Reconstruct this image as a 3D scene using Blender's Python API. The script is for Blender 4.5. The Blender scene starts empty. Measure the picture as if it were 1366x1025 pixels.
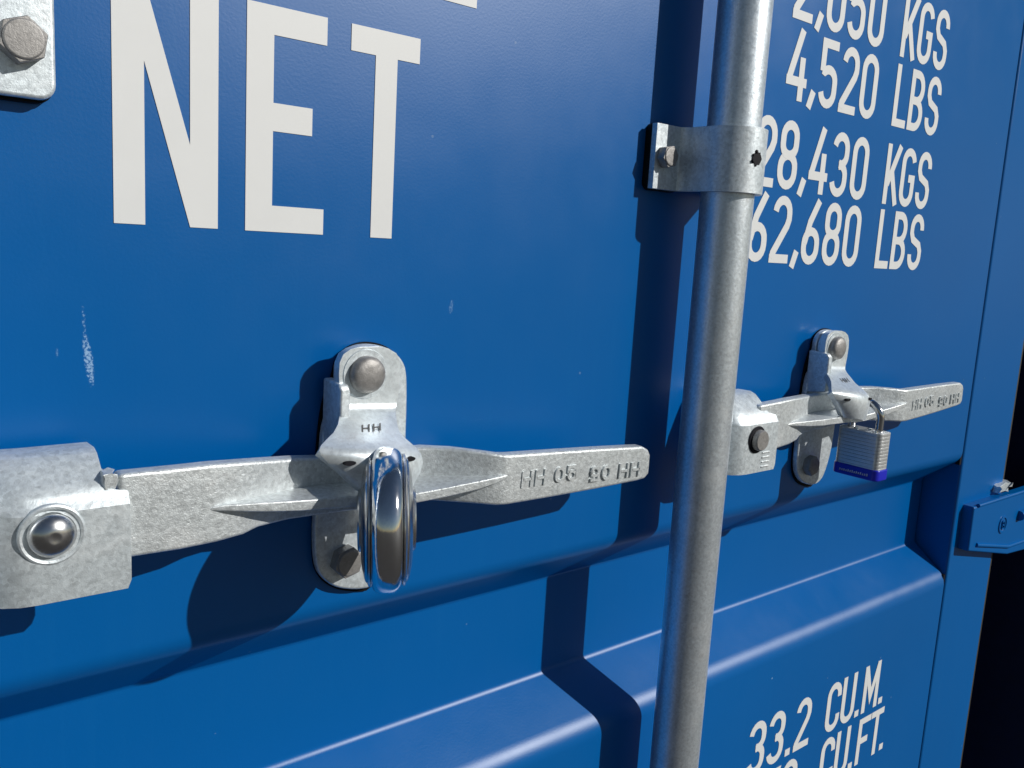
import bpy, bmesh, math, random
from mathutils import Vector, Matrix
random.seed(7)
S = bpy.context.scene
COL = S.collection
R = math.radians

# ---------------------------------------------------------------- camera
CAMD = 0.39297                       # camera stands 0.39 m in front of the door face (door face = plane Y 0)
YAW, PITCH, ROLL, FPX = 0.695881, -0.157991, 0.057955, 1173.76
fw = Vector((math.sin(YAW)*math.cos(PITCH), math.cos(YAW)*math.cos(PITCH), math.sin(PITCH)))
rt = fw.cross(Vector((0, 0, 1))).normalized(); up = rt.cross(fw)
r2 = rt*math.cos(ROLL) + up*math.sin(ROLL); u2 = up*math.cos(ROLL) - rt*math.sin(ROLL)
cd = bpy.data.cameras.new('camera'); cam = bpy.data.objects.new('camera', cd); COL.objects.link(cam)
cam.matrix_world = Matrix(((r2.x, u2.x, -fw.x, 0), (r2.y, u2.y, -fw.y, -CAMD), (r2.z, u2.z, -fw.z, 0), (0, 0, 0, 1)))
cd.sensor_width = 36; cd.lens = FPX/1366*36; cd.clip_start = 0.01; cd.clip_end = 2000
S.camera = cam

def at(px, py, Y=0.0):
    """point of the plane at depth Y that was measured at a photo pixel"""
    d = r2*((px-683)/FPX) - u2*((py-512.5)/FPX) + fw
    k = (CAMD+Y)/d.y
    return Vector((d.x*k, Y, d.z*k))

# ---------------------------------------------------------------- light
SUN = Vector((0.72, -1.0, 0.66)).normalized()      # towards the sun
w = bpy.data.worlds.new('World'); S.world = w; w.use_nodes = True
nt = w.node_tree; bg = nt.nodes['Background']
sky = nt.nodes.new('ShaderNodeTexSky'); sky.sky_type = 'NISHITA'; sky.sun_disc = False
sky.sun_elevation = math.asin(SUN.z); sky.sun_rotation = math.atan2(SUN.x, SUN.y)
sky.air_density = 1.0; sky.dust_density = 0.2
nt.links.new(sky.outputs[0], bg.inputs[0]); bg.inputs[1].default_value = 0.05
sl = bpy.data.lights.new('sun', 'SUN'); sl.energy = 4.9; sl.angle = R(0.53); sl.color = (1.0, 0.965, 0.91)
so = bpy.data.objects.new('sun', sl); COL.objects.link(so); so.rotation_euler = SUN.to_track_quat('Z', 'Y').to_euler()
S.view_settings.view_transform = 'Standard'; S.view_settings.look = 'None'
S.view_settings.exposure = -0.45; S.view_settings.gamma = 1; S.view_settings.use_curve_mapping = False
S.render.engine = 'CYCLES'

# ---------------------------------------------------------------- materials
def mat(name):
    m = bpy.data.materials.new(name); m.use_nodes = True
    return m, m.node_tree, m.node_tree.nodes['Principled BSDF']
def N(t, typ, **kw):
    n = t.nodes.new(typ)
    for k, v in kw.items(): setattr(n, k, v)
    return n
def ramp(t, src, a, b, ca=(0,0,0,1), cb=(1,1,1,1)):
    r = N(t, 'ShaderNodeValToRGB'); r.color_ramp.elements[0].position = a; r.color_ramp.elements[1].position = b
    r.color_ramp.elements[0].color = ca; r.color_ramp.elements[1].color = cb
    t.links.new(src, r.inputs[0]); return r.outputs[0]
def noise(t, vec, scale, detail=3, rough=.55):
    n = N(t, 'ShaderNodeTexNoise'); n.inputs['Scale'].default_value = scale
    n.inputs['Detail'].default_value = detail; n.inputs['Roughness'].default_value = rough
    t.links.new(vec, n.inputs['Vector']); return n.outputs[0]
def mixc(t, fac, a, b):
    m = N(t, 'ShaderNodeMix', data_type='RGBA')
    for i, v in ((0, fac), (6, a), (7, b)):
        if hasattr(v, 'links'): t.links.new(v, m.inputs[i])
        else: m.inputs[i].default_value = v if i == 0 else (*v, 1)
    return m.outputs[2]
def mth(t, op, a, b=None, c=None):
    m = N(t, 'ShaderNodeMath', operation=op)
    for i, v in enumerate((a, b, c)):
        if v is None: continue
        if hasattr(v, 'links'): t.links.new(v, m.inputs[i])
        else: m.inputs[i].default_value = v
    return m.outputs[0]
def bump(t, b, h, strength, dist, prev=None):
    n = N(t, 'ShaderNodeBump'); n.inputs['Strength'].default_value = strength; n.inputs['Distance'].default_value = dist
    t.links.new(h, n.inputs['Height'])
    if prev: t.links.new(prev, n.inputs['Normal'])
    t.links.new(n.outputs[0], b.inputs['Normal']); return n.outputs[0]

BLUE = (0.0, 0.099, 0.335)
def paint(name, marks=False):
    m, t, b = mat(name)
    g = N(t, 'ShaderNodeNewGeometry').outputs['Position']
    big = noise(t, g, 3.0, 2); mid = noise(t, g, 26, 4); fine = noise(t, g, 650, 2)
    col = mixc(t, ramp(t, big, .3, .7), BLUE, tuple(c*1.10 for c in BLUE))
    dust = mth(t, 'MULTIPLY', ramp(t, mid, .42, .8), .012)
    col = mixc(t, dust, col, (.08, .22, .42))
    # tiny pale specks of dust
    sp = N(t, 'ShaderNodeTexVoronoi'); sp.inputs['Scale'].default_value = 60; t.links.new(g, sp.inputs['Vector'])
    sr = N(t, 'ShaderNodeSeparateColor'); t.links.new(sp.outputs['Color'], sr.inputs[0])
    spm = mth(t, 'MULTIPLY', mth(t, 'LESS_THAN', sp.outputs['Distance'], .05), mth(t, 'GREATER_THAN', sr.outputs[0], .87))
    col = mixc(t, mth(t, 'MULTIPLY', spm, .25), col, (.3, .4, .5))
    # faint vertical rain streaks
    mp = N(t, 'ShaderNodeMapping'); mp.inputs['Scale'].default_value = (140, 1, 3); t.links.new(g, mp.inputs[0])
    st = noise(t, mp.outputs[0], 1.0, 3)
    col = mixc(t, mth(t, 'MULTIPLY', ramp(t, st, .55, .85), .05), col, (.02, .2, .45))
    if marks:
        sx = N(t, 'ShaderNodeSeparateXYZ'); t.links.new(g, sx.inputs[0]); X, Z = sx.outputs[0], sx.outputs[2]
        nn = noise(t, g, 900, 4, .7)
        for (cx, cz, wx, wz, sl_, thr, k) in SCUFFS:
            zz = mth(t, 'SUBTRACT', Z, cz)
            xx = mth(t, 'SUBTRACT', mth(t, 'SUBTRACT', X, cx), mth(t, 'MULTIPLY', zz, sl_))
            d = mth(t, 'ADD', mth(t, 'POWER', mth(t, 'DIVIDE', mth(t, 'ABSOLUTE', xx), wx), 2.0), mth(t, 'POWER', mth(t, 'DIVIDE', mth(t, 'ABSOLUTE', zz), wz), 2.0))
            inside = mth(t, 'MAXIMUM', mth(t, 'SUBTRACT', 1.0, d), 0.0)
            v = ramp(t, mth(t, 'MULTIPLY', mth(t, 'POWER', inside, .5), nn), thr, thr+.12)
            col = mixc(t, mth(t, 'MULTIPLY', v, k), col, (.35, .55, .78))
    # enamel: diffuse blue under a satin clear layer with a compact highlight
    df = N(t, 'ShaderNodeBsdfDiffuse'); gl = N(t, 'ShaderNodeBsdfGlossy'); gl.distribution = 'BECKMANN'
    fr = N(t, 'ShaderNodeFresnel'); fr.inputs['IOR'].default_value = 1.43
    mx = N(t, 'ShaderNodeMixShader'); out = t.nodes['Material Output']
    t.links.new(col, df.inputs['Color']); gl.inputs['Color'].default_value = (.95, .97, 1, 1)
    t.links.new(mth(t, 'MULTIPLY_ADD', mid, .07, PR), gl.inputs['Roughness'])
    n1 = bump(t, b, noise(t, g, 700, 2), .09, .0004)
    n2 = bump(t, b, noise(t, g, 7, 1), .25, .004, n1)
    for n_ in (df, gl, fr): t.links.new(n2, n_.inputs['Normal'])
    t.links.new(mth(t, 'MINIMUM', fr.outputs[0], .11), mx.inputs[0]); t.links.new(df.outputs[0], mx.inputs[1]); t.links.new(gl.outputs[0], mx.inputs[2])
    t.links.new(mx.outputs[0], out.inputs['Surface']); t.nodes.remove(b)
    return m
PR = .365
s1 = at(118, 480); s2 = at(112, 430); s3 = at(602, 410); s4 = at(76, 471)
SCUFFS = [(s1.x, s1.z, .0026, .017, -.12, .39, .75), (s2.x, s2.z, .0014, .012, -.05, .46, .45),
          (s3.x, s3.z, .0022, .006, .1, .42, .4), (s4.x, s4.z, .0008, .003, 0, .40, .3),
          (at(1030, 905).x, at(1030, 905).z, .0012, .0012, 0, .30, .5), (at(640, 560).x, at(640, 560).z, .020, .0008, 0, .50, .15), (at(1250, 420).x, at(1250, 420).z, .0015, .020, 0, .52, .2)]
M = {}
M['paint'] = paint('blue_container_paint')
M['panel'] = paint('scuffed_blue_container_paint', True)

def galv(name, base=.52, dark=.30, scale=1.0, rough=.38, metal=.85, bmp=.25, tint=(1, 1.0, 1.0), grain=False):
    m, t, b = mat(name)
    g = N(t, 'ShaderNodeNewGeometry').outputs['Position']
    vo = N(t, 'ShaderNodeTexVoronoi'); vo.inputs['Scale'].default_value = 420*scale; t.links.new(g, vo.inputs['Vector'])
    sc = N(t, 'ShaderNodeSeparateColor'); t.links.new(vo.outputs['Color'], sc.inputs[0])
    n1 = noise(t, g, 240*scale, 5, .7); n2 = noise(t, g, 45, 4, .6); n3 = noise(t, g, 1500*scale, 2)
    f = mth(t, 'ADD', mth(t, 'MULTIPLY', sc.outputs[0], .22), mth(t, 'MULTIPLY', n1, .55))
    f = mth(t, 'ADD', f, mth(t, 'MULTIPLY', n3, .25))
    f = ramp(t, f, .30, .72)
    lo = tuple(dark*c for c in tint); hi = tuple(base*c for c in tint)
    col = mixc(t, f, lo, hi)
    col = mixc(t, mth(t, 'MULTIPLY', ramp(t, n2, .5, .75), .35), col, (base*1.25, base*1.27, base*1.27))
    col = mixc(t, mth(t, 'MULTIPLY', ramp(t, noise(t, g, 90, 4, .7), .62, .80), .5), col, (.20, .19, .18))
    t.links.new(col, b.inputs['Base Color'])
    b.inputs['Metallic'].default_value = metal
    t.links.new(mth(t, 'MULTIPLY_ADD', n1, .25, rough-.10), b.inputs['Roughness'])
    nb = bump(t, b, n1, bmp, .0010)
    bump(t, b, n3, bmp*.7, .0004, nb)
    return m
M['galv'] = galv('hot_dip_galvanised_steel', .86, .54, 1.5, .41, .5, .16, (.87, .955, 1.0))
M['zinc'] = galv('bright_zinc_plated_steel', .92, .68, 1.4, .33, .5, .12, (.88, .96, 1.0))
M['cast'] = galv('galvanised_cast_steel', .84, .52, 1.6, .37, .5, .42, (.92, .98, 1.0))
M['tube'] = galv('galvanised_tube_steel', .92, .66, 1.8, .34, .74, .16, (.86, .94, 1.0))
M['bolt'] = galv('dull_bolt_steel', .34, .24, 1.5, .5, .6, .25, (1, .97, .94))

def simple(name, col, rough, metal=0, nz=.0, sc=200, bm=0):
    m, t, b = mat(name)
    g = N(t, 'ShaderNodeNewGeometry').outputs['Position']
    n = noise(t, g, sc, 4)
    c = mixc(t, n, tuple(x*(1-nz) for x in col), tuple(min(1, x*(1+nz)) for x in col))
    t.links.new(c, b.inputs['Base Color']); b.inputs['Metallic'].default_value = metal
    t.links.new(mth(t, 'MULTIPLY_ADD', n, .12, max(0, rough-.06)), b.inputs['Roughness'])
    if bm: bump(t, b, n, bm, .0005)
    return m
M['chrome'] = simple('polished_stainless_steel', (.78, .79, .80), .10, 1, .06, 300, .03)
for nm_, sc_b in (('chrome', 90),):
    t_ = M[nm_].node_tree; b_ = t_.nodes['Principled BSDF']; g_ = N(t_, 'ShaderNodeNewGeometry').outputs['Position']
    mp_ = N(t_, 'ShaderNodeMapping'); mp_.inputs['Scale'].default_value = (1, 1, .25); t_.links.new(g_, mp_.inputs[0])
    q1 = bump(t_, b_, noise(t_, mp_.outputs[0], 110, 2), .35, .0009); bump(t_, b_, noise(t_, mp_.outputs[0], 1600, 3), .12, .0002, q1)
M['ring'] = simple('brushed_stainless_steel', (.66, .66, .66), .24, 1, .1, 500, .05)
M['shackle'] = simple('chromed_shackle_steel', (.6, .61, .63), .14, 1, .05, 300)
M['white'] = simple('white_stencil_paint', (.71, .72, .715), .5, 0, .03, 60, .05)
M['rubber'] = simple('black_rubber', (.008, .0075, .007), .6, 0, .4, 120, .1)
M['dark'] = simple('dark_sealant_hole_shade', (.012, .012, .016), .6, 0, .3, 80)  # sealant colour, also painted shade for holes that have no depth
M['dark'].node_tree.nodes['Principled BSDF'].inputs['Specular IOR Level'].default_value = .15
M['gasket'] = simple('weathered_gasket_rubber', (.034, .032, .026), .6, 0, .4, 60, .1)
M['recess_shade'] = simple('navy_recess_shade', (.001, .012, .075), .6, 0, .3, 80)  # shade of the post's blue inner wall, put into the colour
M['lamin'] = simple('laminated_lock_steel', (.66, .68, .69), .44, .8, .15, 400, .15)
M['rubber'].node_tree.nodes['Principled BSDF'].inputs['Specular IOR Level'].default_value = .12
M['bumper'] = simple('violet_blue_plastic', (.012, .018, .50), .32, 0, .05, 100)
M['print'] = simple('pale_print', (.5, .55, .7), .5)
M['stamp'] = simple('dark_stamp_recess', (.16, .16, .16), .5, .4, .1)
M['gravel'] = simple('yard_gravel', (.055, .050, .045), .9, 0, .5, 30)

# ---------------------------------------------------------------- mesh helpers
def link(name, bm, m, parent=None, bevel=0, seg=2, smooth=True, ang=40, recalc=True):
    if recalc: bmesh.ops.recalc_face_normals(bm, faces=bm.faces[:])
    me = bpy.data.meshes.new(name); bm.to_mesh(me); bm.free()
    o = bpy.data.objects.new(name, me); COL.objects.link(o)
    me.materials.append(M[m] if isinstance(m, str) else m)
    if parent is not None: o.parent = parent
    if smooth:
        for p in me.polygons: p.use_smooth = True
    if bevel:
        b = o.modifiers.new('bevel', 'BEVEL'); b.width = bevel; b.segments = seg; b.limit_method = 'ANGLE'; b.angle_limit = R(ang)
        b.harden_normals = False
        wn = o.modifiers.new('wn', 'WEIGHTED_NORMAL'); wn.keep_sharp = True; wn.weight = 60
    elif smooth:
        bpy.context.view_layer.objects.active = o
        me.set_sharp_from_angle(angle=R(ang))
    return o
def empty(name, loc=(0, 0, 0)):
    o = bpy.data.objects.new(name, None); COL.objects.link(o); o.location = loc; o.empty_display_size = .02; return o
def tag(o, label=None, cat=None, group=None, kind=None):
    for k, v in (('label', label), ('category', cat), ('group', group), ('kind', kind)):
        if v: o[k] = v
    return o
def box(bm, x0, x1, y0, y1, z0, z1):
    v = [bm.verts.new((x, y, z)) for x in (x0, x1) for y in (y0, y1) for z in (z0, z1)]
    for f in ((0,1,3,2), (4,6,7,5), (0,4,5,1), (2,3,7,6), (0,2,6,4), (1,5,7,3)): bm.faces.new([v[i] for i in f])
def prism(bm, pts, y0, y1):
    """XZ outline extruded from depth y0 to y1"""
    a = [bm.verts.new((x, y0, z)) for x, z in pts]; b = [bm.verts.new((x, y1, z)) for x, z in pts]
    n = len(pts); bm.faces.new(a); bm.faces.new(b[::-1])
    for i in range(n): bm.faces.new((a[i], a[(i+1) % n], b[(i+1) % n], b[i]))
def rrect(cx, cz, wx, wz, r, n=6):
    o = []
    for qx, qz, a0 in ((1, 1, 0), (-1, 1, 90), (-1, -1, 180), (1, -1, 270)):
        for i in range(n+1):
            a = R(a0 + 90*i/n); o.append((cx+qx*(wx/2-r)+r*math.cos(a), cz+qz*(wz/2-r)+r*math.sin(a)))
    return o
def lathe(bm, prof, o, axis, n=48, a0=0, a1=2*math.pi, ref=None):
    """prof = [(t along axis, r)]; a full turn unless a0, a1"""
    axis = Vector(axis).normalized(); o = Vector(o)
    u = Vector(ref).normalized() if ref else axis.orthogonal().normalized()
    v = axis.cross(u); full = abs(a1-a0-2*math.pi) < 1e-6
    m = n if full else n+1; rings = []
    for k in range(m):
        a = a0+(a1-a0)*k/n; d = u*math.cos(a)+v*math.sin(a)
        rings.append([bm.verts.new(o+axis*t+d*r) for t, r in prof])
    for k in range(n):
        A, B = rings[k], rings[(k+1) % m]
        for i in range(len(prof)-1): bm.faces.new((A[i], B[i], B[i+1], A[i+1]))
    if full:
        if prof[0][1] > 1e-6: bm.faces.new([r_[0] for r_ in rings])
        if prof[-1][1] > 1e-6: bm.faces.new([r_[-1] for r_ in rings][::-1])
    else:
        bm.faces.new(rings[0]); bm.faces.new(rings[-1][::-1])
    bmesh.ops.remove_doubles(bm, verts=bm.verts[:], dist=1e-6)
def band(bm, path, th, z0, z1, side=1):
    """strap: XY path (list) of thickness th, between heights z0 and z1"""
    pts = [Vector(p) for p in path]; nn = []
    for i in range(len(pts)):
        d = (pts[min(i+1, len(pts)-1)]-pts[max(i-1, 0)]).normalized(); nn.append(Vector((-d.y, d.x))*side)
    q = [p+n_*th for p, n_ in zip(pts, nn)]
    rows = [[bm.verts.new((p.x, p.y, z)) for p in L] for L in (pts, q) for z in (z0, z1)]
    a, b, c, d = rows
    for i in range(len(pts)-1):
        bm.faces.new((a[i], a[i+1], b[i+1], b[i])); bm.faces.new((c[i], d[i], d[i+1], c[i+1]))
        bm.faces.new((b[i], b[i+1], d[i+1], d[i])); bm.faces.new((a[i], c[i], c[i+1], a[i+1]))
    bm.faces.new((a[0], b[0], d[0], c[0])); bm.faces.new((a[-1], c[-1], d[-1], b[-1]))
def tube(bm, pts, r, n=16):
    pts = [Vector(p) for p in pts]; rings = []; u = None
    for i, p in enumerate(pts):
        d = (pts[min(i+1, len(pts)-1)]-pts[max(i-1, 0)]).normalized()
        u = (d.orthogonal() if u is None else (u - d*u.dot(d))).normalized(); v = d.cross(u)
        rings.append([bm.verts.new(p+(u*math.cos(2*math.pi*k/n)+v*math.sin(2*math.pi*k/n))*r) for k in range(n)])
    for A, B in zip(rings, rings[1:]):
        for k in range(n): bm.faces.new((A[k], A[(k+1) % n], B[(k+1) % n], B[k]))
    bm.faces.new(rings[0][::-1]); bm.faces.new(rings[-1])

# ---------------------------------------------------------------- lettering
def arc(cx, cz, rx, rz, a0, a1, n=10): return [(cx+rx*math.cos(R(a0+(a1-a0)*i/n)), cz+rz*math.sin(R(a0+(a1-a0)*i/n))) for i in range(n+1)]
def glyph(c, w, h, s):
    """centre lines of a narrow grotesque letter: list of (points, closed)"""
    a = s/2; l, r_, b, t = a, w-a, a, h-a; m = h/2; x = w/2; rx = x-a; rz = rx*1.05
    if c == '0': return [(arc(x, t-rz, rx, rz, 0, 180)+arc(x, b+rz, rx, rz, 180, 360), True)]
    if c == '8':
        k = rx*.92
        return [(arc(x, t-k, k, k, 0, 180)+arc(x, m+k*.9, k, k*.9, 180, 360), True), (arc(x, m-rz*.9, rx, rz*.9, 0, 180)+arc(x, b+rz, rx, rz, 180, 360), True)]
    if c == '6':
        q = h*.58
        return [(arc(x, q-rz-a, rx, rz, 0, 180)+arc(x, b+rz, rx, rz, 180, 360), True), ([(l+s*.1, q-rz-a), (l+s*.9, h*.66), (w*.80, h)], False)]
    if c == '2': return [(arc(x, t-rz, rx, rz, 175, 0)+[(r_, h*.66), (r_-w*.08, h*.56), (l+s*.1, b+s*.6), (l, b)], False), ([(0, b), (w, b)], False)]
    if c == '3':
        k = rx*.95
        return [(arc(x, t-rz, rx, rz, 170, 0)+arc(x, m+k, rx, k, 0, -75, 6)+[(x-s*.2, m+s*.1)], False), (([(x-s*.2, m-s*.1)]+arc(x, m-k, rx, k, 75, 0, 6)+arc(x, b+rz, rx, rz, 0, -170)), False)]
    if c == '4': return [([(w*.62, h), (l*.9, h*.27)], False), ([(0, h*.27), (w, h*.27)], False), ([(w*.72, 0), (w*.72, h*.62)], False)]
    if c == '5': return [([(w*.92, t), (l, t), (l, m+s*.2)], False), ([(l, m+s*.35)]+arc(x, m-rz*.55, rx, rz*.9, 130, 0, 8)+arc(x, b+rz, rx, rz, 0, -170), False)]
    if c == '7': return [([(0, t), (r_, t), (w*.35, 0)], False)]
    if c == '1': return [([(w*.55, 0), (w*.55, h)], False), ([(w*.55, t), (w*.2, h*.82)], False)]
    if c == 'K': return [([(l, 0), (l, h)], False), ([(l+s*.2, h*.33), (r_, h)], False), ([(w*.42, h*.56), (r_, 0)], False)]
    if c == 'G': return [(arc(x, t-rz, rx, rz, 8, 180)+arc(x, b+rz, rx, rz, 180, 360)+[(r_, m-s*.1), (w*.55, m-s*.1)], False)]
    if c == 'C': return [([(r_, h*.68)]+arc(x, t-rz, rx, rz, 0, 180)+arc(x, b+rz, rx, rz, 180, 360)+[(r_, h*.32)], False)]
    if c == 'S': return [([(r_, h*.72)]+arc(x, t-rz, rx, rz, 0, 180)+[(l, h*.66), (l+rx*.35, m+s*.35), (r_-rx*.35, m-s*.35), (r_, h*.34)]+arc(x, b+rz, rx, rz, 0, -180)+[(l, h*.28)], False)]
    if c == 'L': return [([(l, h), (l, b), (w*.95, b)], False)]
    if c == 'B':
        k = (t-m)/2; k2 = (m-b)/2; q = w*.45
        return [([(l, 0), (l, h)], False), ([(l, t), (q, t)]+arc(q, m+k, r_-q-s*.1, k, 90, -90, 12)+[(l, m)], False), ([(q, m)]+arc(q, m-k2, r_-q, k2, 90, -90, 12)+[(l, b)], False)]
    if c == 'U': return [([(l, h)]+arc(x, b+rz, rx, rz, 180, 360)+[(r_, h)], False)]
    if c == 'M': return [([(l, 0), (l, h)], False), ([(r_, 0), (r_, h)], False), ([(l, h*.97), (x, h*.30), (r_, h*.97)], False)]
    if c == 'N': return [([(l, 0), (l, h)], False), ([(r_, 0), (r_, h)], False), ([(l, h), (r_, 0)], False)]
    if c == 'F': return [([(l, 0), (l, t), (w, t)], False), ([(l, m), (w*.85, m)], False)]
    if c == 'E': return [([(w, b), (l, b), (l, t), (w, t)], False), ([(l, m), (w*.85, m)], False)]
    if c == 'T': return [([(0, t), (w, t)], False), ([(x, 0), (x, t)], False)]
    if c == 'H': return [([(l, 0), (l, h)], False), ([(r_, 0), (r_, h)], False), ([(l, m), (r_, m)], False)]
    if c == 'A': return [([(l*.7, 0), (x-s*.05, h)], False), ([(w-l*.7, 0), (x+s*.05, h)], False), ([(w*.22, h*.26), (w*.78, h*.26)], False)]
    if c == 'R': return [([(l, 0), (l, h)], False), ([(l, t), (w*.5, t)]+arc(w*.5, h*.72, r_-w*.5, t-h*.72, 90, -90, 10)+[(l, h*.72-(t-h*.72))], False), ([(w*.5, h*.46), (r_, 0)], False)]
    if c == '.': return [([(0, a*1.1), (s*1.15, a*1.1)], False)]
    if c == ',': return [([(s*.95, s*1.5), (s*.2, -s*.45)], False)]
    return []
def stroke(bm, pts, closed, s, f):
    """f maps (x, z, depth) to space"""
    P = [Vector(p) for p in pts]; q = [P[0]]
    for p in P[1:]:
        if (p-q[-1]).length > s*.02: q.append(p)
    if closed and (q[0]-q[-1]).length < s*.02: q.pop()
    P = q; n = len(P); Lf, Rt = [], []
    for i in range(n):
        if closed: d0 = (P[i]-P[i-1]).normalized(); d1 = (P[(i+1) % n]-P[i]).normalized()
        else:
            d1 = (P[i+1]-P[i]).normalized() if i < n-1 else (P[i]-P[i-1]).normalized()
            d0 = (P[i]-P[i-1]).normalized() if i else d1
        nn = Vector((-d0.y-d1.y, d0.x+d1.x)).normalized(); c = max(.35, nn.dot(Vector((-d1.y, d1.x))))
        Lf.append(P[i]+nn*(s/2/c)); Rt.append(P[i]-nn*(s/2/c))
    V = [[bm.verts.new(f(p.x, p.y, dd)) for p in L] for dd in (0, 1) for L in (Lf, Rt)]
    a, b, c, d = V
    for i in range(n if closed else n-1):
        j = (i+1) % n
        bm.faces.new((c[i], c[j], d[j], d[i])); bm.faces.new((a[i], a[j], c[j], c[i])); bm.faces.new((b[i], d[i], d[j], b[j]))
    if not closed:
        bm.faces.new((a[0], c[0], d[0], b[0])); bm.faces.new((a[-1], b[-1], d[-1], c[-1]))
def write(name, m, chars, h, s, parent, o, ux, uz, nrm, depth, base=0.0, step=.00002, bevel=0):
    """chars = [(character, left, width)] in metres along ux from o"""
    bm = bmesh.new(); o, ux, uz, nrm = Vector(o), Vector(ux).normalized(), Vector(uz).normalized(), Vector(nrm).normalized(); k = 0
    for c, x0, wd in chars:
        for pts, closed in glyph(c, wd, h, s):
            k += 1; e = step*(k % 4)
            stroke(bm, pts, closed, s, lambda x, z, dd, x0=x0, e=e: o+ux*(x0+x)+uz*z+nrm*(base+(depth+e)*dd))
    ob = link(name, bm, m, parent, smooth=False)
    return ob

# ================================================================ setting
bm = bmesh.new(); g = 60
v = [bm.verts.new(p) for p in ((-g, -g, -1.25), (g, -g, -1.25), (g, g, -1.25), (-g, g, -1.25))]; bm.faces.new(v)
tag(link('ground', bm, 'gravel', smooth=False), kind='structure')

# ================================================================ the container
XS = .957                                    # seam between door sheet and its side tube
container = empty('shipping_container', (0, 0, -1.15))
tag(container, 'blue painted steel shipping container seen close at its locked end door', 'container')
bpy.context.view_layer.update()
def under(o, par):                            # parent and keep the place
    o.parent = par; o.matrix_parent_inverse = par.matrix_world.inverted() if par.type == 'EMPTY' else Matrix()
    return o

TD = .038                                     # depth of the pressed troughs
def prof_points(ztop, zbot, troughs):
    """door sheet profile (Y, Z) with rounded bends, top to bottom"""
    c = [(0, ztop, 0)]
    for (z0, z1, z2, z3) in troughs: c += [(0, z0, .016), (TD, z1, .004), (TD, z2, .006), (0, z3, .021)]
    c.append((0, zbot, 0)); out = []
    for i, (y, z, r) in enumerate(c):
        p = Vector((y, z))
        if r == 0: out.append(tuple(p)); continue
        a = (Vector(c[i-1][:2])-p).normalized(); b = (Vector(c[i+1][:2])-p).normalized()
        th = a.angle(b)/2; t_ = r/math.tan(th) ; cen = p+(a+b).normalized()*(r/math.sin(th))
        A, B = p+a*t_, p+b*t_
        for k in range(9):
            q = A.lerp(B, k/8)-cen; out.append(tuple(cen+q.normalized()*r))
    return out
def sheet(name, x0, x1, par, z0=1.30, z1=-.98):
    tr = [(.80, .765, .69, .66), (-.198, -.229, -.3005, -.3300), (-.80, -.83, -.90, -.93)]
    pr = prof_points(z0, z1, tr); bm = bmesh.new()
    xs = [x0, x1]; rows = [[bm.verts.new((x, y, z)) for y, z in pr] for x in xs]
    back = [[bm.verts.new((x, y+.0025, z)) for y, z in pr] for x in xs]
    for i in range(len(pr)-1):
        bm.faces.new((rows[0][i], rows[0][i+1], rows[1][i+1], rows[1][i]))
        bm.faces.new((back[0][i], back[1][i], back[1][i+1], back[0][i+1]))
        for j in (0, 1): bm.faces.new((rows[j][i], back[j][i], back[j][i+1], rows[j][i+1]))
    return under(link(name, bm, 'panel', ang=60), par)
door = sheet('door', -.085, XS-.0022, container)
tag(door, 'scuffed blue door sheet with a pressed horizontal trough')
def boxpart(name, m, par, dims, bevel=.002, seg=2):
    bm = bmesh.new(); box(bm, *dims); o = link(name, bm, m, None, bevel, seg); o.parent = par; return o
boxpart('door_frame', 'paint', door, (XS+.0008, 1.0735, -.0005, .06, -1.0, 1.34), .0035, 3)
boxpart('door_frame', 'paint', door, (-.185, -.087, -.0005, .06, -1.0, 1.34), .0035, 3)
# bead of dark sealant in the seam
boxpart('seam_sealant', 'dark', door, (XS-.0024, XS+.001, .0014, .006, -.205, .655), 0)
boxpart('seam_sealant', 'dark', door, (XS-.0024, XS+.001, .0014, .006, -.80, -.328), 0)
# rubber gasket: a lip and a folded flap
bm = bmesh.new(); box(bm, 1.0745, 1.088, .004, .05, -1.0, 1.34); box(bm, 1.0885, 1.102, .012, .05, -1.0, 1.34)
o = link('door_gasket', bm, 'gasket', None, .002); o.parent = door
bm = bmesh.new(); box(bm, -.2, -.186, .006, .05, -1.0, 1.34); o = link('door_gasket', bm, 'gasket', None, .002); o.parent = door
door2 = sheet('door', -1.21, -.30, container); tag(door2, 'blue sheet of the neighbouring door leaf')
boxpart('door_frame', 'paint', door2, (-.298, -.201, -.0005, .06, -1.0, 1.34), .0035)
under(boxpart('corner_post', 'paint', None, (1.325, 1.46, -.004, .25, -1.2, 1.45), .006, 3), container)
under(boxpart('recess_shade_lining', 'recess_shade', None, (1.3185, 1.3245, -.001, .15, -1.2, 1.34), .002), container)  # added lining, coloured navy to darken the shaded post wall
under(boxpart('recess_shade_lining', 'rubber', None, (1.085, 1.318, .09, .11, -1.2, 1.34), .002), container)  # added black sheet, its colour stands for shade deep in the gap
under(boxpart('corner_post', 'paint', None, (-1.37, -1.23, -.004, .25, -1.2, 1.45), .006, 3), container)
under(boxpart('door_header', 'paint', None, (-1.228, 1.323, -.006, .2, 1.345, 1.45), .004), container)
under(boxpart('door_sill', 'paint', None, (-1.228, 1.3165, -.03, .2, -1.2, -1.005), .004), container)

under(boxpart('side_wall', 'paint', None, (1.40, 1.43, .252, 5.8, -1.1, 1.40), .004), container)
under(boxpart('side_wall', 'paint', None, (-1.34, -1.31, .252, 5.8, -1.1, 1.40), .004), container)
under(boxpart('roof', 'paint', None, (-1.36, 1.45, .206, 5.8, 1.405, 1.44), .004), container)
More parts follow.
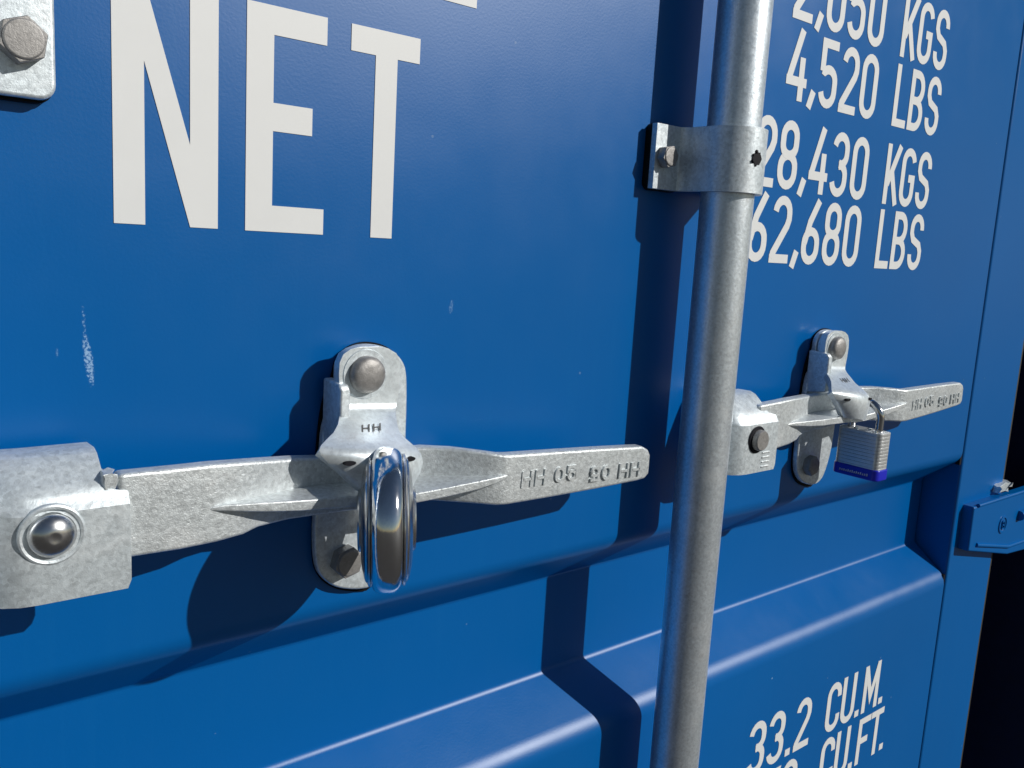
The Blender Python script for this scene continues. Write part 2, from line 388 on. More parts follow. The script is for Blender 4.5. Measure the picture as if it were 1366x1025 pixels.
# ---- stencilled writing (children of the door sheet)
NR = (0, -1, 0)
def line(name, text, x0, z, pitch, wd, h, s, over=None):
    ch = []; x = x0
    for c in text:
        if c == ' ': x += pitch*.90; continue
        if c in '.,': ch.append((c, x+.001, wd)); x += pitch*.385; continue
        wc = wd*(1.15 if c == 'M' else .94 if c == 'L' else 1); ch.append((c, x, wc)); x += pitch+(wc-wd)
    if over: ch = over
    for part in ([c for c in ch if c[1] < .715], [c for c in ch if c[1] >= .715]):
        write(name, 'white', part, h, s, door, (0, 0, z), (1, 0, 0), (0, 0, 1), NR, .00018, .00012)
S5 = .0066
def cells(*a): return [(c, x/1000, w_/1000) for c, x, w_ in a]
line('weight_lettering', '', 0, .1718, 0, 0, .050, S5, cells(('2', 570, 25), (',', 600, 9), ('0', 612.5, 25), ('5', 641.5, 25), ('0', 671.5, 25), ('K', 725.8, 25), ('G', 752.5, 24.5), ('S', 781.5, 24.5)))
line('weight_lettering', '', 0, .1160, 0, 0, .050, S5, cells(('4', 570, 26), (',', 600, 9), ('5', 612.5, 24.5), ('2', 642, 24.5), ('0', 671.5, 25), ('L', 725.8, 23.5), ('B', 751.5, 24.5), ('S', 781.5, 24.5)))
line('weight_lettering', '', 0, .0516, 0, 0, .050, S5, cells(('2', 541.5, 25), ('8', 570.5, 25), (',', 600, 9), ('4', 611.5, 26), ('3', 641.5, 24.5), ('0', 671.5, 25), ('K', 725.8, 25), ('G', 752.5, 24.5), ('S', 781.5, 24.5)))
line('weight_lettering', '', 0, -.0030, 0, 0, .050, S5, cells(('6', 541.5, 24.5), ('2', 571, 24.5), (',', 600, 9), ('6', 612, 24.5), ('8', 641.5, 25), ('0', 671.5, 25), ('L', 725.8, 23.5), ('B', 751.5, 24.5), ('S', 781.5, 24.5)))
line('volume_lettering', '', 0, -.4425, 0, 0, .050, S5, cells(('3', 614, 25), ('3', 643, 25), ('.', 672.7, 9), ('2', 685.5, 24.5), ('C', 737, 24.5), ('U', 764, 25), ('.', 791.7, 9), ('M', 804.5, 30), ('.', 838, 9)))
line('volume_lettering', '', 0, -.4990, 0, 0, .050, S5, cells(('1', 596, 12), (',', 614, 9), ('1', 624, 12), ('7', 643, 25), ('2', 672, 25), ('C', 737, 24.5), ('U', 764, 25), ('.', 791.7, 9), ('F', 805, 23), ('T', 829, 25), ('.', 853.3, 9)))
def poly(bm, pts, e=0):
    f = [bm.verts.new((x/1000, -.0003-e, z/1000)) for x, z in pts]; b = [bm.verts.new((x/1000, -.0001, z/1000)) for x, z in pts]
    bm.faces.new(f); n = len(f)
    for i in range(n): bm.faces.new((f[i], b[i], b[(i+1) % n], f[(i+1) % n]))
def bigword(name, polys):
    for p in polys:
        bm = bmesh.new(); poly(bm, p); link(name, bm, 'white', door, smooth=False)
zb, zt = -1.0, 99.0
bigword('heading_letter', [
    [(107.6, zb), (120.2, zb), (120.2, 66), (139.2, zb), (151.5, zb), (151.5, zt), (139.2, zt), (139.2, 34), (120.2, zt), (107.6, zt)],
    [(164.2, zb), (203.3, zb), (203.3, 11), (177, 11), (177, 44.5), (196.5, 44.5), (196.5, 57), (177, 57), (177, 86.5), (203.3, 86.5), (203.3, zt), (164.2, zt)],
    [(229.6, zb), (242, zb), (242, 86.8), (255, 86.8), (255, zt), (216, zt), (216, 86.8), (229.6, 86.8)]])
zb, zt = 120.5, 220.5
bigword('heading_letter', [
    [(118, zb), (130.5, zb), (130.5, 208), (143.5, 208), (143.5, zt), (105, zt), (105, 208), (118, 208)],
    [(151, zb), (163.5, zb), (166, 141), (176, 141), (178.5, zb), (191, zb), (178, zt), (164, zt)],
    [(200, zb), (212.5, zb), (212.5, 163), (217, 163), (226, zb), (239, zb), (229, 168), (237, 176), (238.5, 186), (238.5, 205), (233, 216), (224, zt), (200, zt)],
    [(249.5, zb), (289, zb), (289, 132.5), (262, 132.5), (262, 165), (281, 165), (281, 177.5), (262, 177.5), (262, 208), (289, 208), (289, zt), (249.5, zt)]])

# ================================================================ locking gear
PX = .43                                      # spacing of the two locking bars
RODX, RODY, RODR = .4732, -.0317, .0170
ROD1 = .0255
def rod(x, label=None):
    bm = bmesh.new(); n = 72; zs = [-1.12+i*.02 for i in range(124)]
    rings = [[bm.verts.new((x+RODR*math.cos(2*math.pi*k/n), RODY+RODR*math.sin(2*math.pi*k/n), z)) for k in range(n)] for z in zs]
    for A, B in zip(rings, rings[1:]):
        for k in range(n): bm.faces.new((A[k], A[(k+1) % n], B[(k+1) % n], B[k]))
    bm.faces.new(rings[0][::-1]); bm.faces.new(rings[-1])
    o = under(link('locking_bar', bm, 'tube'), container)
    if label: o['label'] = label
    return o
bar1 = rod(ROD1, 'galvanised locking bar carrying the long left lever')
bar2 = rod(RODX, 'galvanised locking bar standing right of the big NET lettering')

def hexbolt(bm, x, y0, y1, z, r, rot=0, dish=.0008):
    pts = [(x+r*math.cos(R(rot+60*k)), z+r*math.sin(R(rot+60*k))) for k in range(6)]
    prism(bm, pts, y0, y1)
    lathe(bm, [(0, 0), (0, r*.84), (dish, r*.78), (dish, 0)][::1], (x, y1+dish*0, z), (0, -1, 0), 32)
def clamp(bar, x, z0, z1, lx, rx):
    """strap bent round the bar, an ear each side screwed to the door"""
    bm = bmesh.new(); path = []; rr = RODR+.0004; th = .0042
    path += [(x-lx, -.0052), (x-rr-.0075, -.0052)]
    for a in range(1, 5): path.append((x-rr-.0075+.0055*math.sin(R(90*a/5)), -.0107+.0055*math.cos(R(90*a/5))))
    path += [(x-rr, -.014)]
    for k in range(0, 25):
        a = R(180+180*k/24); path.append((x+rr*math.cos(a), RODY+rr*math.sin(a)))
    path += [(x+rr, -.014)]
    for a in range(1, 5): path.append((x+rr+.0075-.0055*math.cos(R(90*a/5)), -.0152+.0100*math.sin(R(90*a/5))))
    path += [(x+rr+.009, -.0052), (x+rx, -.0052)]
    band(bm, path, th, z0, z1, -1)
    o = link('bar_guide', bm, 'galv', bar, .0012, 2)
    return o
g2 = clamp(bar2, RODX, .0395, .0795, .047, .046)
g2['label'] = 'galvanised strap guide round the right locking bar'
zc = (.0395+.0795)/2
bm = bmesh.new(); hexbolt(bm, .4345, -.0095, -.0155, zc, .0072, 12); o = link('guide_bolt', bm, 'bolt', bar2, .0006)
bm = bmesh.new(); lathe(bm, [(0, 0), (0, .0040), (.0008, .0040), (.0008, 0)], (RODX-.0021, RODY-.0208, zc+.0012), (-.10, -.99, 0), 24)
link('guide_hole_shade', bm, 'dark', bar2)  # flat dark disc, the shade inside the hole is its colour
bm = bmesh.new()
for a in range(7):
    th = 2*math.pi*a/7; c = Vector((RODX-.0021+.0038*math.cos(th), RODY-.0210, zc+.0012+.0042*math.sin(th)))
    bmesh.ops.create_icosphere(bm, subdivisions=1, radius=random.uniform(.0009, .0019), matrix=Matrix.Translation(c))
link('guide_hole_rim', bm, 'dark', bar2)  # small dark blobs round the hole, random in size
bm = bmesh.new(); prism(bm, rrect(.4410, zc, .030, .0415, .005), 0.0005, -.005); link('guide_pad', bm, 'rubber', bar2, .0008)
# guide of the left bar: its right hand ear shows at the top left
x1 = ROD1
bm = bmesh.new(); prism(bm, rrect(.0665, .0655, .0375, .0435, .006), -.0045, -.0088)
o = link('bar_guide', bm, 'galv', bar1, .0016, 3); o['label'] = 'pale galvanised bracket plate at the top left'
bm = bmesh.new(); prism(bm, rrect(.0662, .0642, .0375, .0430, .006), .0005, -.0044); link('guide_pad', bm, 'rubber', bar1, .0006)
hb = at(32, 52, -.0155)
bm = bmesh.new(); hexbolt(bm, hb.x, -.0088, -.0155, hb.z, .0088, 20); link('guide_bolt', bm, 'bolt', bar1, .0007)
bm = bmesh.new(); path = []
rr = RODR+.0004
for k in range(0, 25):
    a = R(180+180*k/24); path.append((x1+rr*math.cos(a), RODY+rr*math.sin(a)))
path = [(x1-.045, -.0052), (x1-rr-.004, -.0052), (x1-rr, -.014)]+path+[(x1+rr, -.010)]
band(bm, path, .0042, .0440, .0870, -1); link('bar_guide_strap', bm, 'galv', bar1, .001)

# ---- lever (built for the left bar, in place)
def smoothstep(a, b, x): t_ = min(1, max(0, (x-a)/(b-a))); return t_*t_*(3-2*t_)
def lever_mesh():
    bm = bmesh.new()
    #   px x-top, y-top, x-bot, y-bot, Y
    st = [(158, 634, 159, 748, -.0375), (170, 632, 171, 745, -.0375), (240, 625, 242, 734, -.0375), (285, 620, 290, 724, -.0370), (325, 617, 325, 714, -.0350),
          (352, 615, 345, 704, -.0320), (395, 612, 385, 694, -.0260), (430, 611, 425, 688, -.0225), (480, 606, 478, 681, -.0205), (530, 600, 520, 672, -.0205),
          (570, 597, 556, 667, -.0250), (610, 599, 600, 670, -.0350), (650, 604, 640, 673, -.0445), (672, 607, 663, 675, -.0485), (682, 607, 677, 674, -.0495),
          (740, 603, 730, 665, -.0475), (800, 599, 790, 654, -.0455), (845, 596.5, 835, 645, -.0438), (858, 596, 850, 642, -.0432), (865, 600, 860, 639, -.0428), (868, 608, 866, 632, -.0426)]
    th = .0085; rings = []
    for (xa, ya, xb, yb, Y) in st:
        a = at(xa, ya, Y); b = at(xb, yb, Y); k = .0013
        da = (b-a).normalized()
        f = [a, a.lerp(b, .33), a.lerp(b, .66), b]
        bk = [p+Vector((0, th, 0)) for p in reversed(f)]
        rings.append([bm.verts.new(p) for p in f+bk])
    m = len(rings[0])
    for A, B in zip(rings, rings[1:]):
        for k in range(m): bm.faces.new((A[k], A[(k+1) % m], B[(k+1) % m], B[k]))
    bm.faces.new(rings[0][::-1]); bm.faces.new(rings[-1])
    return bm
def rib_mesh():
    """horizontal rib that stands out of the hollow of the lever"""
    bm = bmesh.new()
    # px of the front edge, and its depth
    fr = [(270, 678, -.0362), (300, 674, -.0388), (350, 671, -.0408), (400, 668, -.0415), (440, 665, -.0415), (485, 662, -.041), (530, 661, -.041),
          (558, 658, -.0425), (600, 650, -.046), (640, 642, -.049), (668, 636, -.0505), (680, 633, -.049)]
    A, B, C, Dd = [], [], [], []
    for i, (x, y, Y) in enumerate(fr):
        p = at(x, y, Y); th = .0050*min(1, .25+i*.3, .3+(len(fr)-1-i)*.3)
        A.append(bm.verts.new(p)); B.append(bm.verts.new(p+Vector((0, 0, -th))))
        C.append(bm.verts.new((p.x, -.0165, p.z-th-.0022))); Dd.append(bm.verts.new((p.x, -.0165, p.z+.0022)))
    for i in range(len(fr)-1):
        for P_, Q in ((A, B), (B, C), (C, Dd), (Dd, A)): bm.faces.new((P_[i], Q[i], Q[i+1], P_[i+1]))
    bm.faces.new((A[0], Dd[0], C[0], B[0])); bm.faces.new((A[-1], B[-1], C[-1], Dd[-1]))
    return bm
lever = under(link('door_lever', lever_mesh(), 'cast', None, .0016, 3, ang=35), container)
lever['label'] = 'long galvanised lever lying left of the upright bar'
rib = link('lever_rib', rib_mesh(), 'cast', lever, .0012, 3)
# raised casting marks on the grip
ga, gb = at(688, 640, -.0495), at(858, 620, -.0435)
gu = (gb-ga).normalized(); gn = Vector((gu.y, -gu.x, 0)).normalized(); gn = -gn if gn.y > 0 else gn
gz = gn.cross(gu); gz = gz if gz.z > 0 else -gz
def mark(name, chars, px, py, h, s, rot, Yg, length_to):
    o = at(px, py, Yg); ux, uz = (gu, gz) if not rot else (-gu, -gz)
    return write(name, 'cast', chars, h, s, lever, o, ux, uz, gn, .0011, -.0002, .0)
hh = [('H', 0, .0062), ('H', .0078, .0062), ('0', .0195, .0056), ('5', .0270, .0056)]
p0 = at(694, 651, -.0488); p1 = at(768, 640, -.0468)
sc_ = (p1-p0).length/.0330
hh = [(c, x*sc_, w_*sc_) for c, x, w_ in hh]
write('casting_mark', 'cast', hh, .0088, .00155, lever, p0, p1-p0, gz, gn, .0011, -.0003, 0)
q0 = at(854, 616, -.0436); q1 = at(787, 623, -.0463)
sc2 = (q1-q0).length/.0330; hh2 = [(c, x/sc_*sc2, w_/sc_*sc2) for c, x, w_ in hh]
write('casting_mark', 'cast', hh2, .0088, .00155, lever, q0, q1-q0, -gz, gn, .0011, -.0003, 0)

# ---- hub: folded bracket on the bar that holds the lever
def hub_mesh():
    bm = bmesh.new(); DY = [.016, .0085, .0035, .0008, 0, 0, 0, 0]
    # profile Y,Z going over the fold: back, top, round, front face
    pf = [(0.0029, -0.09349), (-0.00963, -0.09088), (-0.0206, -0.09067), (-0.02478, -0.09213), (-0.02948, -0.0961), (-0.03418, -0.10049), (-0.03763, -0.10362), (-0.03826, -0.1055), (-0.03951, -0.10759), (-0.04118, -0.10989), (-0.04181, -0.12535), (-0.04181, -0.14123), (-0.04181, -0.14478)]
    th = .0045; n = len(pf); V = [Vector(p) for p in pf]; inn = []
    for i in range(n):
        d = (V[min(i+1, n-1)]-V[max(0, i-1)]).normalized(); inn.append(V[i]+Vector((-d.y, d.x))*th*(1))
    # shape of the right edge: set back along the fold, square on the front plate
    def xr(z): return .0905 if z > -.094 else .0905+.0050*smoothstep(-.094, -.100, z)*1.0
    xs = [0.04962, 0.05171, 0.05589, 0.06163, 0.0679, 0.07626, 0.08566, None]
    rows = []
    for L in (V, inn):
        rows.append([[bm.verts.new(((x if x is not None else (0.09328 if V[i].y > -.1045 else 0.10112 if V[i].y > -.143 else 0.09976)), min(L[i].x+DY[j], -.008), L[i].y)) for j, x in enumerate(xs)] for i in range(n)])
    F, B = rows; m = len(xs)
    for i in range(n-1):
        for j in range(m-1):
            bm.faces.new((F[i][j], F[i][j+1], F[i+1][j+1], F[i+1][j])); bm.faces.new((B[i][j], B[i+1][j], B[i+1][j+1], B[i][j+1]))
        bm.faces.new((F[i][0], F[i+1][0], B[i+1][0], B[i][0])); bm.faces.new((F[i][-1], B[i][-1], B[i+1][-1], F[i+1][-1]))
    for j in range(m-1):
        bm.faces.new((F[0][j], B[0][j], B[0][j+1], F[0][j+1])); bm.faces.new((F[-1][j], F[-1][j+1], B[-1][j+1], B[-1][j]))
    return bm
hub = link('lever_hub', hub_mesh(), 'galv', None, .0016, 3, ang=32); under(hub, container)
hub['label'] = 'folded galvanised bracket holding the end of a lever'
bm = bmesh.new(); box(bm, .0925, .0972, -.0375, -.027, -.1040, -.0980); bmesh.ops.subdivide_edges(bm, edges=bm.edges[:], cuts=2)
for v_ in bm.verts: v_.co += Vector([random.uniform(-.0009, .0009) for _ in range(3)])
link('weld_bead', bm, 'cast', hub, .0012)
rc = at(72, 717, -.0448)
bm = bmesh.new()   # dished ring round the rivet
lathe(bm, [(-.002, .0118), (.0001, .0117), (.0005, .0110), (.0002, .0101), (-.0015, .0097)], (rc.x, -0.04181, rc.z), (0, -1, 0), 56)
link('rivet_ring', bm, 'galv', hub)
bm = bmesh.new(); lathe(bm, [(-.004, .0086), (.0008, .0086), (.0022, .0079), (.0038, .0062), (.0048, .0042), (.0053, .0026), (.0053, .0019), (.0051, .0012), (.0051, 0)], (rc.x, -0.04181, rc.z), (0, -1, 0), 56)
link('lever_rivet', bm, 'ring', hub)

# ---- keeper bolted to the door and the hasp that swings over the lever
def chaikin(p, k=2):
    for _ in range(k):
        q = []
        for i in range(len(p)):
            a, b = p[i], p[(i+1) % len(p)]; q += [(a[0]*.75+b[0]*.25, a[1]*.75+b[1]*.25), (a[0]*.25+b[0]*.75, a[1]*.25+b[1]*.75)]
        p = q
    return p
def keeper_mesh():
    """base plate with rounded ends, flange on its left"""
    bm = bmesh.new(); Y = -.006
    out = [(449, 500), (450, 484), (458, 471), (472, 462), (489, 459), (508, 461), (525, 468), (537, 480), (543, 496), (543, 540), (541, 600), (538, 700), (520, 762), (503, 780), (487, 786), (468, 787), (447, 784), (431, 773), (421, 756), (419, 700), (428, 620), (432, 560), (447, 545)]
    pts = [(lambda p: (p.x, p.z))(at(x, y, Y)) for x, y in chaikin(out)]
    prism(bm, pts, -.0015, -.0065)
    return bm
keeper = under(link('lever_keeper', keeper_mesh(), 'galv', None, .0014, 3), container)
keeper['label'] = 'galvanised keeper plate bolted behind the lever'
bm = bmesh.new()
out = [(441, 500), (444, 480), (456, 464), (474, 455), (494, 453), (515, 458), (530, 470), (540, 490), (536, 600), (530, 700), (500, 790), (470, 793), (440, 788), (420, 772), (412, 745), (416, 640), (424, 540)]
pts = [(lambda p: (p.x, p.z))(at(x, y, -.001)) for x, y in chaikin(out)]; cx_ = sum(p[0] for p in pts)/len(pts); cz_ = sum(p[1] for p in pts)/len(pts); pts = [(cx_+(x-cx_)*.95, cz_+(z-cz_)*.982) for x, z in pts]; prism(bm, pts, .0005, -.0015); link('keeper_pad', bm, 'rubber', keeper)
# left cheek standing out from the plate
bm = bmesh.new(); xk = at(440, 560, -.008).x
pr_ = [(-.004, -.0705), (-.020, -.0715), (-.0225, -.0745), (-.0225, -.1020), (-.004, -.1050)]
A = [bm.verts.new((xk-.0022, y, z)) for y, z in pr_]; B = [bm.verts.new((xk+.0032, y, z)) for y, z in pr_]
bm.faces.new(A); bm.faces.new(B[::-1])
for i in range(5): bm.faces.new((A[i], B[i], B[(i+1) % 5], A[(i+1) % 5]))
link('keeper_cheek', bm, 'galv', keeper, .0012, 3)
lb = at(466, 751, -.012)
bm = bmesh.new(); hexbolt(bm, lb.x, -.006, -.0125, lb.z, .0085, 15); link('keeper_bolt', bm, 'bolt', keeper, .0007)

def hasp_mesh():
    rows = [(463, 480, 505, -.0170), (466, 468, 518, -.0170), (473, 458, 529, -.0170), (484, 453, 534, -.0170), (500, 452, 535, -.0170), (520, 453, 533, -.0170), (538, 454, 530, -.0170), (546, 454, 528, -.0178),
            (553, 453, 528, -.0205), (566, 451, 530, -.0268), (578, 447, 535, -.0328), (588, 440, 545, -.0380), (597, 434, 556, -.0420), (604, 432, 564, -.0442), (611, 435, 569, -.0455), (622, 445, 572, -.0462), (634, 458, 569, -.0462), (646, 470, 563, -.0458), (658, 482, 556, -.0450)]
    bm = bmesh.new(); nc = 12; F = []; B = []; P = []
    for (y, a, b, Y) in rows:
        pa, pb = at(a, y, Y), at(b, y-.02*(b-a), Y); cv = .0075*smoothstep(560, 606, y)
        P.append([pa.lerp(pb, k/nc)+Vector((0, cv*abs(2*k/nc-1)**2.2-cv*.35, 0)) for k in range(nc+1)])
    th = .0050; n = len(P)
    for i in range(n):
        c = P[min(i+1, n-1)][6]-P[max(i-1, 0)][6]; nrm = Vector((0, c.z, -c.y)); nrm = nrm.normalized(); nrm = nrm if nrm.y > 0 else -nrm
        F.append([bm.verts.new(p) for p in P[i]]); B.append([bm.verts.new(p+nrm*th) for p in P[i]])
    for i in range(n-1):
        for j in range(nc):
            bm.faces.new((F[i][j], F[i][j+1], F[i+1][j+1], F[i+1][j])); bm.faces.new((B[i][j], B[i+1][j], B[i+1][j+1], B[i][j+1]))
        bm.faces.new((F[i][0], F[i+1][0], B[i+1][0], B[i][0])); bm.faces.new((F[i][-1], B[i][-1], B[i+1][-1], F[i+1][-1]))
    for j in range(nc):
        bm.faces.new((F[0][j], B[0][j], B[0][j+1], F[0][j+1])); bm.faces.new((F[-1][j], F[-1][j+1], B[-1][j+1], B[-1][j]))
    return bm
hasp = under(link('lever_hasp', hasp_mesh(), 'zinc', None, .0018, 4, ang=50), container)
hasp['label'] = 'galvanised hasp swung down over the lever'
hr = at(497, 502, -.024)
bm = bmesh.new(); lathe(bm, [(-.008, .0125), (0, .0125), (.0005, .0122), (.0005, .010)], (hr.x, -.017, hr.z), (0, -1, 0), 48); link('rivet_washer', bm, 'galv', hasp)
bm = bmesh.new(); lathe(bm, [(-.010, .0093), (.0030, .0093), (.0046, .0087), (.0056, .0072), (.0062, .0045), (.0064, 0)], (hr.x, -.017, hr.z), (0, -1, 0), 48); link('hasp_rivet', bm, 'bolt', hasp)
# two dark plates for the slots and the faint stamped letters
bm = bmesh.new()
bm.free()
for (px, py, wx) in ((547, 612, .0024), (466, 618, .0030)):
    bm = bmesh.new(); c = at(px, py, -.0458); prism(bm, [(c.x+wx*math.cos(R(a)), c.z+.0011*math.sin(R(a))) for a in range(0, 360, 30)], c.y-.0012, c.y+.001)
    link('hasp_slot_shade', bm, 'dark', hasp)  # solid dark plates, slot shade given by colour
p0 = at(482, 578, -.0328); tz = (at(482, 566, -.0268)-at(482, 578, -.0328)).normalized()
hn = Vector((0, -abs(tz.z), tz.y if tz.y < 0 else -abs(tz.y))); hn = Vector((0, -tz.z, tz.y)) if tz.z > 0 else Vector((0, tz.z, -tz.y))
write('stamped_mark', 'stamp', [('H', 0, .0045), ('H', .0062, .0045)], .0060, .0009, hasp, p0, (1, 0, 0), tz, hn, .0002, .0004, 0)

# ---- second set of gear, copied one bar spacing to the right
def copy_tree(o, parent, mw):
    c = o.copy(); COL.objects.link(c)
    for ch in [x for x in bpy.data.objects if x.parent == o and x != c]:
        d = ch.copy(); COL.objects.link(d); d.parent = c
    c.matrix_parent_inverse = o.matrix_parent_inverse.copy()
    c.matrix_basis = mw @ o.matrix_basis
    return c
bpy.context.view_layer.update()
T0 = Matrix.Translation((PX, 0, 0))
def turn(x, z, ang, y=0.0): return Matrix.Translation((x, y, z)) @ Matrix.Rotation(R(ang), 4, 'Y') @ Matrix.Translation((-x, -y, -z))
piv = (rc.x, rc.z)
Tl = Matrix.Translation((PX+.001, .0015, -.0055)) @ turn(piv[0], piv[1], -3.6)
lever2 = copy_tree(lever, container, Tl); lever2['label'] = 'galvanised lever right of the upright bar with a laminated padlock'
hub2 = under(link('lever_hub', hub_mesh(), 'galv', None, .0016, 3, ang=32), container); hub2.matrix_basis = Matrix.Translation((PX+.0128, 0, -.0045))
hub2['label'] = 'folded bracket beside the upright bar with a sunken rivet'
pc = at(1010, 587, -0.04181)-Vector((PX+.0128, 0, -.0045))
bm = bmesh.new(); lathe(bm, [(0, 0), (0, .0098), (.0006, .0092), (.0006, 0)], (pc.x, -0.04191, pc.z), (0, -1, 0), 40); link('rivet_hole_shade', bm, 'dark', hub2)  # dark disc on the plate, coloured like the shade of a hole
bm = bmesh.new(); lathe(bm, [(-.001, .0074), (.0035, .0074), (.0045, .0066), (.0045, 0)], (pc.x+.0006, -0.04191, pc.z), (0, -1, 0), 40); link('lever_rivet', bm, 'bolt', hub2)
bm = bmesh.new()
for k in range(4): box(bm, .0835, .0925, -0.04241, -0.04151, -.1315-.0034*k, -.1303-.0034*k)
link('stamped_tally', bm, 'cast', hub2, .0003)
keeper2 = copy_tree(keeper, container, T0)
keeper2['label'] = 'galvanised keeper plate behind the far lever'
hasp2 = copy_tree(hasp, container, T0)
hasp2['label'] = 'galvanised hasp swung down over the far lever'

# ---- hinge blade at the right edge
bm = bmesh.new(); HY = -.0125
pl = [at(1300, 677, HY), at(1322, 670, HY), at(1366, 656, HY)]
pb = [at(1366, 734, HY), at(1344, 740, HY), at(1292, 736, HY)]
out = [(p.x, p.z) for p in pl]+[(1.36, pl[-1].z)]+[(1.36, pb[0].z)]+[(p.x, p.z) for p in pb]
prism(bm, out, .001, HY)
hinge = under(link('door_hinge', bm, 'paint', None, .0022, 3), container); hinge['label'] = 'blue hinge blade on the right edge of the door'
bm = bmesh.new(); a = at(1302, 727, HY); b = at(1344, 729, HY); c = at(1364, 722, HY)
tube(bm, [a, b, c], .0024, 10); link('pressed_crease', bm, 'paint', hinge)
bm = bmesh.new(); a = at(1305, 675, HY); b = at(1366, 655.5, HY); tube(bm, [a, b], .0022, 10); link('pressed_crease', bm, 'paint', hinge)
bm = bmesh.new(); c = at(1337, 700, HY)
lathe(bm, [(0, .0105), (.0012, .0100), (.0014, .0085), (.0004, .0078), (.0002, 0)], (c.x, HY, c.z), (0, -1, 0), 32); link('hinge_emblem', bm, 'paint', hinge)
write('hinge_mark', 'paint', [('S', 0, .0075)], .011, .0017, hinge, (c.x-.0037, HY, c.z-.0055), (1, 0, 0), (0, 0, 1), NR, .0013, .0002, 0)
bm = bmesh.new(); a = at(1358, 688, HY); tube(bm, [(a.x, HY-.001, a.z), (1.30, HY-.001, a.z+.006)], .006, 14); link('hinge_knuckle', bm, 'paint', hinge)
bm = bmesh.new(); a = at(1338, 648, -.004)
box(bm, a.x-.017, a.x+.012, -.008, .004, a.z-.004, a.z+.003); bmesh.ops.subdivide_edges(bm, edges=bm.edges[:], cuts=2)
for v_ in bm.verts: v_.co += Vector([random.uniform(-.0024, .0024) for _ in range(3)])
link('chipped_weld', bm, 'zinc', hinge, .001)

# ================================================================ padlocks
# disc padlock: round steel case hanging edge-on over the left lever
dc = at(516, 693, -.0502); RD = .0354; DS = .92
view = Vector((dc.x, dc.y+CAMD, 0)).normalized()
ax = Vector((view.y, -view.x, 0)).normalized(); ax = (Matrix.Rotation(R(1), 3, 'Z') @ ax)
ax = (ax + Vector((0, 0, .03))).normalized()
disc = empty('disc_padlock', dc)
tag(disc, 'round polished chrome disc padlock hanging edge-on over the long left lever', 'padlock')
bpy.context.view_layer.update()
back = Vector((view.x, view.y, .35)).normalized()
gap = R(46)
def sector(name, prof, m, a0=gap, a1=2*math.pi-gap, n=96):
    bm = bmesh.new(); p2 = [(t_*DS, r_) for t_, r_ in prof]
    lathe(bm, p2, dc, ax, n, a0, a1, ref=(back-ax*back.dot(ax)))
    return under(link(name, bm, m, None, 0, ang=28), disc)
def symm(pr): return [(-t_, r_) for t_, r_ in pr]+[(t_, r_) for t_, r_ in reversed(pr)]
rim = [(.0078, .0298), (.0077, .0306), (.0072, .0317), (.0064, .0327), (.0052, .0336), (.0038, .0342), (.0020, .03455)]
sector('case_rim', [(0, .014)]+symm(rim)[::1][:0]+[(-.0072, .014)]+[(-t_, r_) for t_, r_ in rim]+[(t_, r_) for t_, r_ in reversed(rim)]+[(.0072, .014)], 'chrome')
for sgn in (-1, 1):
    ringp = [(.0079, .014), (.0079, .0304), (.0084, .0311), (.0090, .0310), (.0094, .0302), (.0098, .0292), (.0104, .0288), (.0109, .0280), (.0116, .0258), (.0124, .0225), (.0129, .018), (.0130, .014)]
    sector('case_shell', [(sgn*t_, r_) for t_, r_ in ringp], 'ring')
    bm = bmesh.new(); lathe(bm, [(sgn*.006, .0142), (sgn*.0126, .0150), (sgn*.0134, .0142), (sgn*.0136, .011), (sgn*.0136, 0)], dc, ax, 56); under(link('case_boss', bm, 'ring'), disc)
bm = bmesh.new(); pts = []
ref = (back-ax*back.dot(ax)).normalized(); vv = ax.cross(ref)
for k in range(13):
    a = -gap*1.1+gap*2.2*k/12; pts.append(dc+(ref*math.cos(a)+vv*math.sin(a))*.0262)
tube(bm, pts, .0045, 20); under(link('shackle', bm, 'shackle'), disc)

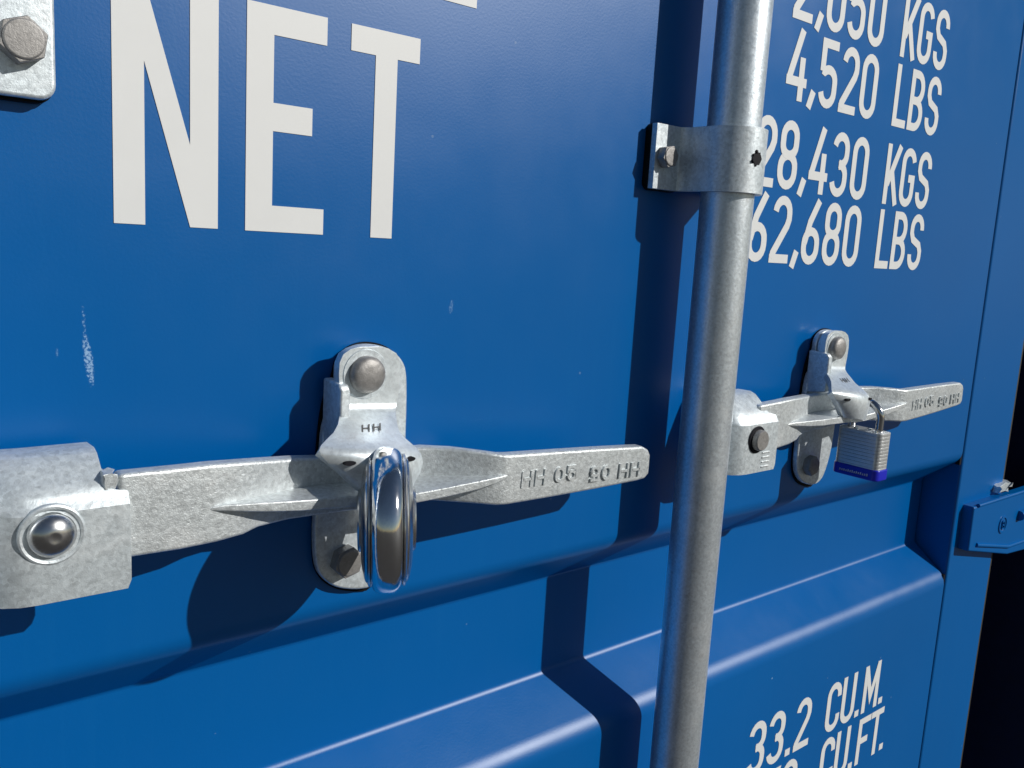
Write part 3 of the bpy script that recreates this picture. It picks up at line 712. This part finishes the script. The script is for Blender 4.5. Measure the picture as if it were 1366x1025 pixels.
# laminated padlock on the far lever
KX, KY = .6587, -.0600
pad = empty('laminated_padlock', (KX+.008, KY+.02, -.170))
tag(pad, 'small laminated steel padlock with a violet-blue bumper hanging from the far lever', 'padlock')
bpy.context.view_layer.update()
zt_, zb_ = -.1313, -.1625
bm = bmesh.new(); nl = 11; dz = (zt_-zb_)/nl
for k in range(nl):
    z1_ = zt_-k*dz; out = rrect(0, 0, .0180, .0377, .0045, 4)
    a = [bm.verts.new((KX+.0093+x, KY+.0195+y, z1_)) for x, y in out]; b = [bm.verts.new((KX+.0093+x, KY+.0195+y, z1_-dz*.99)) for x, y in out]
    bm.faces.new(a); bm.faces.new(b[::-1]); n = len(out)
    for i in range(n): bm.faces.new((a[i], a[(i+1) % n], b[(i+1) % n], b[i]))
o = under(link('lock_body', bm, 'lamin', None, .0002, 1), pad)
bm = bmesh.new(); out = rrect(0, 0, .0198, .0394, .005, 5)
a = [bm.verts.new((KX+.0093+x, KY+.0195+y, -.1608)) for x, y in out]; b = [bm.verts.new((KX+.0093+x, KY+.0195+y, -.1700)) for x, y in out]
bm.faces.new(a); bm.faces.new(b[::-1]); n = len(out)
for i in range(n): bm.faces.new((a[i], a[(i+1) % n], b[(i+1) % n], b[i]))
bump_o = under(link('lock_bumper', bm, 'bumper', None, .0012, 3), pad)
bm = bmesh.new(); y_ = KY+.032
for k in range(15):
    hgt = random.choice((.0016, .0022, .0018)); 
    if k == 6: continue
    box(bm, KX-.00085, KX-.00045, y_-.0011, y_-.0002, -.1668, -.1668+hgt); box(bm, KX-.00085, KX-.00045, y_-.0011, y_+.0002, -.1668, -.1664); y_ -= .0018
link('bumper_print', bm, 'print', None).parent = bump_o
bump_o.children[0].matrix_parent_inverse = bump_o.matrix_world.inverted() if False else (Matrix.Translation(pad.location)).inverted() @ Matrix.Identity(4) @ Matrix.Translation(pad.location)
bm = bmesh.new()
for k, (yy, zz) in enumerate(((.008, 0), (.016, .001), (.024, 0), (.031, .001))):
    lathe(bm, [(0, .0021), (.0012, .0019), (.0016, .0010), (.0016, 0)], (KX+.004+.006*(k % 2), KY+yy, zt_), (0, 0, 1), 16)
under(link('lamination_rivet', bm, 'shackle'), pad)
bm = bmesh.new(); pts = []; cy = KY+.0195; hw = .0118
pts.append((KX+.0093, cy+hw, -.134))
st_ = at(1155, 535, KY+.0195); zc_ = st_.z-.0125
for k in range(17):
    a = R(180*k/16); pts.append((KX+.0093-.002*math.sin(a), cy+hw*math.cos(a), zc_+.0118*math.sin(a)))
pts.append((KX+.0093, cy-hw, -.134))
tube(bm, pts, .0031, 18); under(link('shackle', bm, 'shackle'), pad)
